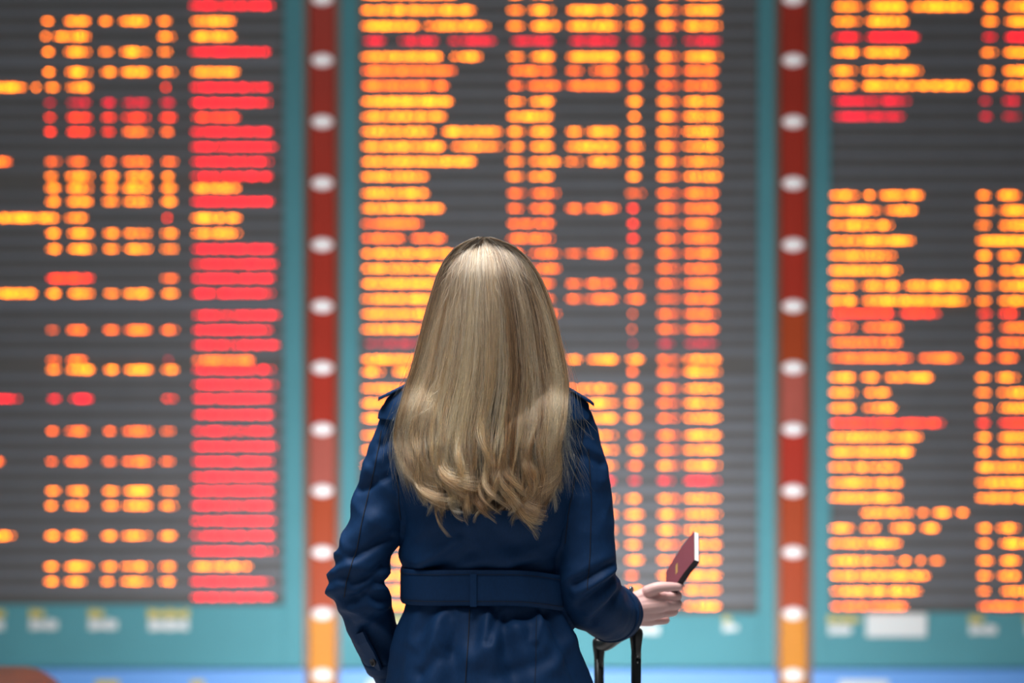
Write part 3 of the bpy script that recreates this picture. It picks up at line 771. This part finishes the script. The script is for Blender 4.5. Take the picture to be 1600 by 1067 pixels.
NM, NB, NFR, PER, NP = 36, 260, 80, 66, 54; NL = NB + NFR
phM = np.linspace(-1.78, 1.78, NM) + RNG.normal(0, .04, NM)
ampM = RNG.uniform(.55, 1.3, NM); phsM = RNG.uniform(0, 6.28, NM); wlM = RNG.uniform(88, 135, NM); tonM = RNG.normal(0, .13, NM)
curlM = np.where(RNG.random(NM) < .5, -1, 1); angM = np.where(np.abs(phM) > 1.05, RNG.uniform(.4, 1.1, NM), RNG.uniform(.3, 1.5, NM)); curlM = np.where(np.abs(phM) > .7, -np.sign(phM), curlM); lenM = RNG.normal(0, 10, NM); tlM = RNG.uniform(45, 85, NM); rM = RNG.uniform(-.05, .03, NM)
phiL = np.concatenate([np.sort(RNG.uniform(-1.8, 1.8, NB)), np.linspace(1.82, 3.12, NFR) * np.where(np.arange(NFR) % 2, 1, -1)]); mac = np.abs(phiL[:, None] - phM[None]).argmin(1)
tone_l = -.14 + tonM[mac] + RNG.normal(0, .22, NL); rL = 1.0 + rM[mac] + RNG.choice([-.085, -.045, 0, .012, .025], NL)
phs = phsM[mac] + RNG.normal(0, .28, NL); wl_ = wlM[mac]
amp_l = ampM[mac] * RNG.uniform(.8, 1.2, NL) * np.where(np.abs(phiL) > 1.15, .6, 1); curl_l = np.where(RNG.random(NL) < .05, -1, 1) * curlM[mac]; ang_l = angM[mac] * RNG.uniform(.8, 1.15, NL); len_l = lenM[mac] + RNG.normal(-5, 12, NL)
def vend(phi):
    x = np.sin(np.clip(phi, -1.57, 1.57))
    return np.interp(x, [-1, -.85, -.6, -.35, -.1, .2, .5, .8, 1], [750, 788, 806, 808, 798, 794, 800, 802, 788])
pos, rad, tone, lay = [], [], [], []
t = np.linspace(0, 1, NP)
for l in range(NL):
    n = PER
    dphi = RNG.normal(0, .07, n); dr_ = RNG.normal(0, .014, n); dln = RNG.gamma(1.1, 8, n)
    start = 371 + np.abs(RNG.normal(0, 7, n)) + (RNG.random(n) < .25) * RNG.uniform(0, 60, n)
    end = vend(phiL[l]) + len_l[l] - dln
    v = start[:, None] + (end - start)[:, None] * t[None] ** .92
    vt = (v - 371) / 450
    lo = np.clip((v - 560) / 220, 0, 1)
    clump = 1 - .92 * np.clip((v - 430) / 300, 0, 1) ** .9
    b0 = phiL[l]
    if l >= NB: b0 = np.sign(b0) * (1.72 + (abs(b0) - 1.72) * np.clip(1 - (v - 371) / 95, 0, 1) ** .8)   # front hair sweeps back to the sides
    pc = b0 + (phM[mac[l]] - b0) * .5 * lo ** 1.2
    phi = pc + dphi[:, None] * clump + .02 * np.sin(v / 60 + phs[l]) * vt
    r = rL[l] + dr_[:, None] * (.4 + .6 * clump)
    if l >= NB: r = r + .24 * np.clip(np.abs(phi) - 1.7, 0, 1)
    p = hull(v, phi, r)
    wv = np.clip((v - 610) / 190, 0, 1) ** 1.3 * amp_l[l]
    th = 2 * np.pi * (v - 600) / wl_[l] + phs[l] + dphi[:, None] * 3
    p[..., 0] += .0145 * wv * np.sin(th); p[..., 1] += -.010 * wv * (np.cos(th) + .3)
    # curled tips: the last stretch rolls round to one side
    TL = tlM[mac[l]] * RNG.uniform(.8, 1.2); cu = np.clip((v - (end[:, None] - TL)) / TL, 0, 1); al = ang_l[l] * cu; ell = TL * .00122; Rr_ = ell / ang_l[l]
    p[..., 0] += .75 * curl_l[l] * Rr_ * (1 - np.cos(al)); p[..., 2] += ell * cu - Rr_ * np.sin(al); p[..., 1] -= .008 * np.sin(cu * 2.6) * amp_l[l]
    jit = RNG.normal(0, 1, (n, 3)); ph2 = RNG.uniform(0, 6.28, (n, 3)); fr = RNG.uniform(40, 110, n)
    big = np.where(RNG.random(n) < .12, 3.0, 1.0)[:, None]
    for a in range(3):
        p[..., a] += .0009 * big * jit[:, a:a + 1] * np.sin(v / fr[:, None] + ph2[:, a:a + 1]) * (.2 + vt)
    lay.append(r.mean(1)); pos.append(p); rad.append(np.full(n, .00031) * RNG.uniform(.7, 1.2, n)); tone.append(tone_l[l] + RNG.normal(0, .27, n))
# loose single strands wandering over the locks
n = 1300; ph0 = RNG.uniform(-1.6, 1.6, n)[:, None]; st_ = 372 + np.abs(RNG.normal(0, 40, n))[:, None]; en_ = (vend(ph0[:, 0]) - RNG.gamma(1.3, 55, n))[:, None]
v = st_ + np.maximum(en_ - st_, 40) * t[None]; vt = (v - 371) / 450
drf = RNG.normal(0, .11, n)[:, None]; k1 = RNG.uniform(0, 6.28, (n, 2)); f1 = RNG.uniform(35, 80, n)[:, None]
p = hull(np.clip(v, 371, 838), ph0 + drf * vt ** 1.5 + .035 * vt * np.sin(v / f1 + k1[:, :1]), RNG.uniform(.99, 1.045, n)[:, None] + 0 * v)
p[..., 1] -= .006 * np.clip((v - 600) / 150, 0, 1)
lay.append(np.full(n, 1.03)); pos.append(p); rad.append(np.full(n, .00036)); tone.append(RNG.normal(.3, .25, n))
# flyaways: loose fine hairs around the outline and over the right shoulder
def fly(n, phi0, phi1, v0, v1, e0, e1, out0, out1, drift):
    ph = RNG.uniform(phi0, phi1, n); vs0 = RNG.uniform(v0, v1, n); ve = RNG.uniform(e0, e1, n)
    v = vs0[:, None] + (ve - vs0)[:, None] * t[None]
    p = hull(np.clip(v, 371, 838), ph[:, None] + 0 * v, np.full_like(v, 1.0)); p[..., 2] = CAM_Z - (v - 533.5) / FPX * 4.55
    o_ = RNG.uniform(out0, out1, n)[:, None]; tt = t[None] ** 1.4
    k1 = RNG.uniform(0, 6.28, (n, 2)); f1 = RNG.uniform(3, 9, n)[:, None]
    p[..., 0] += np.sign(ph)[:, None] * o_ * tt + drift * tt + .007 * tt * np.sin(f1 * t[None] + k1[:, :1])
    p[..., 1] += -.02 * tt + .007 * tt * np.cos(f1 * t[None] + k1[:, 1:])
    lay.append(np.full(n, 1.05)); pos.append(p); rad.append(np.full(n, .00017)); tone.append(RNG.normal(.25, .15, n))
fly(150, .5, 1.5, 400, 600, 660, 780, .005, .052, .0)
fly(280, 1.05, 1.6, 400, 690, 560, 800, .002, .016, .0)
fly(280, -1.6, -1.05, 400, 690, 560, 790, .002, .016, .0)
fly(70, .9, 1.5, 560, 640, 680, 780, .02, .075, .0)
fly(200, -1.55, -.6, 400, 640, 620, 770, .002, .036, .0)
fly(220, -1.5, 1.5, 372, 420, 430, 660, .001, .014, .0)
fly(90, -1.6, 1.6, 371, 378, 384, 440, .002, .016, .0)
pos = np.concatenate(pos); rad = np.concatenate(rad); lay = np.concatenate(lay); tone = np.concatenate(tone)
# drape: keep every strand outside the coat (with its yoke) wherever it passes the shoulders and back
GX = np.linspace(-.30, .22, 131); GZ = np.linspace(1.0, 1.70, 176); HF = np.full((131, 176), np.nan)
for i, x in enumerate(GX):
    for j, z in enumerate(GZ):
        h = BV.ray_cast(Vector((x, -1.0, z)), Vector((0, 1, 0)))
        if h[0] is not None: HF[i, j] = h[0].y
for i in range(131):
    ok = np.where(~np.isnan(HF[i]))[0]
    if len(ok) == 0: HF[i] = .3; continue
    jt = ok.max() - 4; HF[i, jt:] = HF[i, jt] + (GZ[jt:] - GZ[jt]) * .17
    HF[i, np.isnan(HF[i])] = .3
for _ in range(14):                                        # soften so strands bend over the shoulder instead of kinking
    HF[:, 1:-1] = (HF[:, :-2] + 2 * HF[:, 1:-1] + HF[:, 2:]) / 4; HF[1:-1] = (HF[:-2] + 2 * HF[1:-1] + HF[2:]) / 4
fx = np.clip((pos[..., 0] - GX[0]) / (GX[1] - GX[0]), 0, 129.99); fz = np.clip((pos[..., 2] - GZ[0]) / (GZ[1] - GZ[0]), 0, 174.99)
ix, iz = fx.astype(int), fz.astype(int); ax, az = fx - ix, fz - iz
lim = (HF[ix, iz] * (1 - ax) + HF[ix + 1, iz] * ax) * (1 - az) + (HF[ix, iz + 1] * (1 - ax) + HF[ix + 1, iz + 1] * ax) * az
lim -= .006 + np.clip(lay - .88, 0, .2)[:, None] * .12
over = pos[..., 1] - lim
pos[..., 1] = np.where(over > -.01, np.minimum(pos[..., 1], lim - .002 * np.exp(-np.abs(over) * 80)), pos[..., 1])
NC = len(pos)
hc_data = bpy.data.hair_curves.new('hair_strands'); hc_data.add_curves([NP] * NC)
hc_data.attributes['position'].data.foreach_set('vector', pos.astype(np.float32).ravel())
ra = hc_data.attributes.get('radius') or hc_data.attributes.new('radius', 'FLOAT', 'POINT')
taper = np.where(t > .75, 1 - (t - .75) / .25 * .75, 1.0)
ra.data.foreach_set('value', (rad[:, None] * taper[None]).astype(np.float32).ravel())
ta = hc_data.attributes.new('tone', 'FLOAT', 'CURVE'); ta.data.foreach_set('value', tone.astype(np.float32))
strands = bpy.data.objects.new('hair_strands', hc_data); COL.objects.link(strands); own(strands, hair); strands['kind'] = 'stuff'
mh = bpy.data.materials.new('blonde_hair'); mh.use_nodes = True; nt = mh.node_tree; nt.nodes.clear()
out = nt.nodes.new('ShaderNodeOutputMaterial'); hb = nt.nodes.new('ShaderNodeBsdfHairPrincipled'); hb.model = 'CHIANG'; hb.parametrization = 'COLOR'
at = nt.nodes.new('ShaderNodeAttribute'); at.attribute_name = 'tone'
hi = nt.nodes.new('ShaderNodeHairInfo')
mr = nt.nodes.new('ShaderNodeMapRange'); mr.inputs['From Min'].default_value = -.6; mr.inputs['From Max'].default_value = .6
cr = nt.nodes.new('ShaderNodeValToRGB'); els = cr.color_ramp.elements
els[0].position = 0; els[0].color = (.045, .025, .013, 1); els[1].position = 1; els[1].color = (.86, .68, .46, 1)
for ps, c in ((.35, (.19, .108, .055, 1)), (.65, (.49, .31, .165, 1))):
    e = els.new(ps); e.color = c
# roots slightly ashier and darker than the golden lengths
mx = nt.nodes.new('ShaderNodeMix'); mx.data_type = 'RGBA'; mx.blend_type = 'MULTIPLY'; mx.inputs[0].default_value = 1
r2 = nt.nodes.new('ShaderNodeValToRGB'); e2_ = r2.color_ramp.elements
e2_[0].position = 0; e2_[0].color = (.26, .29, .33, 1); e2_[1].position = .30; e2_[1].color = (.92, .92, .92, 1); e3_ = e2_.new(.8); e3_.color = (1.12, .98, .80, 1)
nt.links.new(at.outputs['Fac'], mr.inputs[0]); nt.links.new(mr.outputs[0], cr.inputs[0]); nt.links.new(hi.outputs['Intercept'], r2.inputs[0])
nt.links.new(cr.outputs[0], mx.inputs[6]); nt.links.new(r2.outputs[0], mx.inputs[7]); nt.links.new(mx.outputs[2], hb.inputs['Color'])
hb.inputs['Roughness'].default_value = .27; hb.inputs['Radial Roughness'].default_value = .45
nt.links.new(hb.outputs[0], out.inputs[0]); hc_data.materials.append(mh)

# ------------------------------------------------------------------ passport
P1 = W(1085, 830, .246); Ld = Vector((-.055, .077, -.100)).normalized(); Sd0 = Vector((-.005, -.071, -.052))
Sd = (Sd0 - Ld * Sd0.dot(Ld)).normalized(); Nd = Sd.cross(Ld).normalized()
if Nd.x > 0: Nd = -Nd                                     # Nd points to the visible cover side (left, up)
pas = empty('passport', tuple(P1 + Ld * .125)); tag(pas, 'burgundy passport held upright in the hand', 'passport')
QINV = Matrix.Translation(-Vector(pas.location))
M_burg = noisy(mat('burgundy_cover', (.20, .055, .075), .45), 90, .9, 1.1)
M_spine = mat('dark_cover_edge', (.02, .012, .02), .6)
M_page = mat('cream_pages', (.78, .78, .75), .7)
M_gold = mat('gold_stamping', (.55, .36, .12), .4, .3)
def slab(n0, n1, l0, l1, s0, s1, m, name, bend=0.0, par=None):
    rings = []
    for k in range(9):
        q = k / 8; l = l0 + (l1 - l0) * q; c = P1 + Ld * l + Nd * (bend * math.sin(q * 2.6))
        rings.append([c + Sd * s + Nd * n_ for s, n_ in ((s0, n0), ((s0 + s1) / 2, n0), (s1, n0), (s1, n1), ((s0 + s1) / 2, n1), (s0, n1))])
    o = link(name, *loft(rings), m, None); o.parent = par or pas; o.matrix_parent_inverse = QINV if par is None else Matrix.Identity(4)
    return o
cf = slab(.0003, .0012, 0, .125, 0, .088, M_burg, 'front_cover', .004)
slab(-.0098, .0002, .0015, .1235, .0, .0865, M_page, 'page_block', .004)
slab(-.0108, -.0099, 0, .125, 0, .088, M_spine, 'back_cover', .004)
slab(-.0108, .0012, 0, .125, .0866, .0884, M_spine, 'spine', .004)
slab(.0012, .0016, .055, .082, .030, .058, M_gold, 'gold_emblem', .004, cf)

# ------------------------------------------------------------------ suitcase with telescopic handle
M_blk = mat('black_handle_plastic', (.012, .013, .014), .3)
M_tubeM = mat('black_anodised_tube', (.018, .022, .024), .28, .4)
M_shell = noisy(mat('black_suitcase_shell', (.02, .022, .025), .4), 30, .9, 1.1)
pa = W(994, 985, .20); pb = W(936, 1000, .325); top = .93
case = empty('suitcase', (pa.x, pa.y, 0)); tag(case, 'black trolley suitcase with raised telescopic handle under the sleeve', 'suitcase')
SINV = Matrix.Translation(-Vector(case.location))
def cs(o, par=None):
    o.parent = par or case; o.matrix_parent_inverse = SINV if par is None else Matrix.Identity(4); return o
dirp = Vector((pb.x - pa.x, pb.y - pa.y, 0)); wid = dirp.length; dirp.normalize(); per = Vector((dirp.y, -dirp.x, 0))
if per.x < 0: per = -per
za, zb2 = pa.z, pb.z
def post(p, ztop):
    rings = [[Vector((p.x, p.y, z)) + dirp * (.0075 * c) + per * (.0095 * s) for c, s in
              [(math.copysign(abs(math.cos(a)) ** .6, math.cos(a)), math.copysign(abs(math.sin(a)) ** .6, math.sin(a))) for a in np.linspace(0, 2 * math.pi, 16, endpoint=False)]] for z in (.5, ztop - .02)]
    return cs(link('handle_tube', *loft(rings), M_tubeM, None, True))
t1 = post(pa, za); t2 = post(pb, zb2)
for k, dz in enumerate((.05, .062)):
    q = Vector((pa.x, pa.y, za - dz)) - Vector((-.002, .0085, 0))
    cs(link('lock_pin', *ellipsoid(q, .0018, .0016, .0025, 8, 6), M_steel, None, True), t1)
def socket(p, ztop):
    rings = []
    for dz, w_ in ((-.055, .0085), (-.04, .0095), (-.02, .012), (-.006, .0135), (0, .0125), (.004, .009)):
        rings.append([Vector((p.x, p.y, ztop + dz)) + dirp * (w_ * 1.1 * math.cos(a)) + per * (w_ * math.sin(a)) for a in np.linspace(0, 2 * math.pi, 16, endpoint=False)])
    return cs(link('grip_socket', *loft(rings), M_blk, None, True))
socket(pa, za); socket(pb, zb2)
gpts = [Vector((pa.x, pa.y, za - .008)), Vector((pa.x, pa.y, za - .004)) + dirp * wid * .2, Vector((0, 0, 0)), Vector((pb.x, pb.y, zb2 - .006)) - dirp * wid * .2, Vector((pb.x, pb.y, zb2 - .010))]
gpts[2] = (gpts[1] + gpts[3]) / 2 + Vector((0, 0, .002))
grip = cs(link('grip', *tube(gpts, [.0115, .0125, .013, .0125, .0115], 16, 5), M_blk, None, True))
mid = Vector(((pa.x + pb.x) / 2, (pa.y + pb.y) / 2, 0))
def obox(c, d0, d1, p0, p1, z0, z1, bev, m, name):
    V, F = box(d0, d1, p0, p1, z0, z1); bm = bmesh.new(); vv = [bm.verts.new(v) for v in V]; [bm.faces.new([vv[i] for i in f]) for f in F]
    bmesh.ops.recalc_face_normals(bm, faces=bm.faces); bmesh.ops.bevel(bm, geom=list(bm.edges), offset=bev, segments=3, affect='EDGES', profile=.5)
    for v in bm.verts: v.co = c + dirp * v.co.x + per * v.co.y + Vector((0, 0, v.co.z))
    me = bpy.data.meshes.new(name); bm.to_mesh(me); bm.free(); me.materials.append(m); o = bpy.data.objects.new(name, me); COL.objects.link(o)
    return cs(o)
shell = obox(mid, -.18, .18, .0, .22, .05, .56, .03, M_shell, 'shell')
obox(mid, -.09, .09, -.02, .03, .48, .575, .012, M_blk, 'handle_mount')
for a in range(-3, 4): obox(mid, a * .045 - .006, a * .045 + .006, .217, .226, .10, .51, .003, M_shell, 'rib')
for d in (-.14, .14):
    for p in (.035, .185):
        c = mid + dirp * d + per * p
        n = 20; rings = [[c + dirp * (.025 * math.cos(2 * math.pi * j / n)) + Vector((0, 0, .025 + .025 * math.sin(2 * math.pi * j / n))) + per * h for j in range(n)] for h in (-.011, .011)]
        cs(link('wheel', *loft(rings), M_blk, None, True))
        obox(c, -.016, .016, -.016, .016, .03, .06, .004, M_blk, 'wheel_fork')
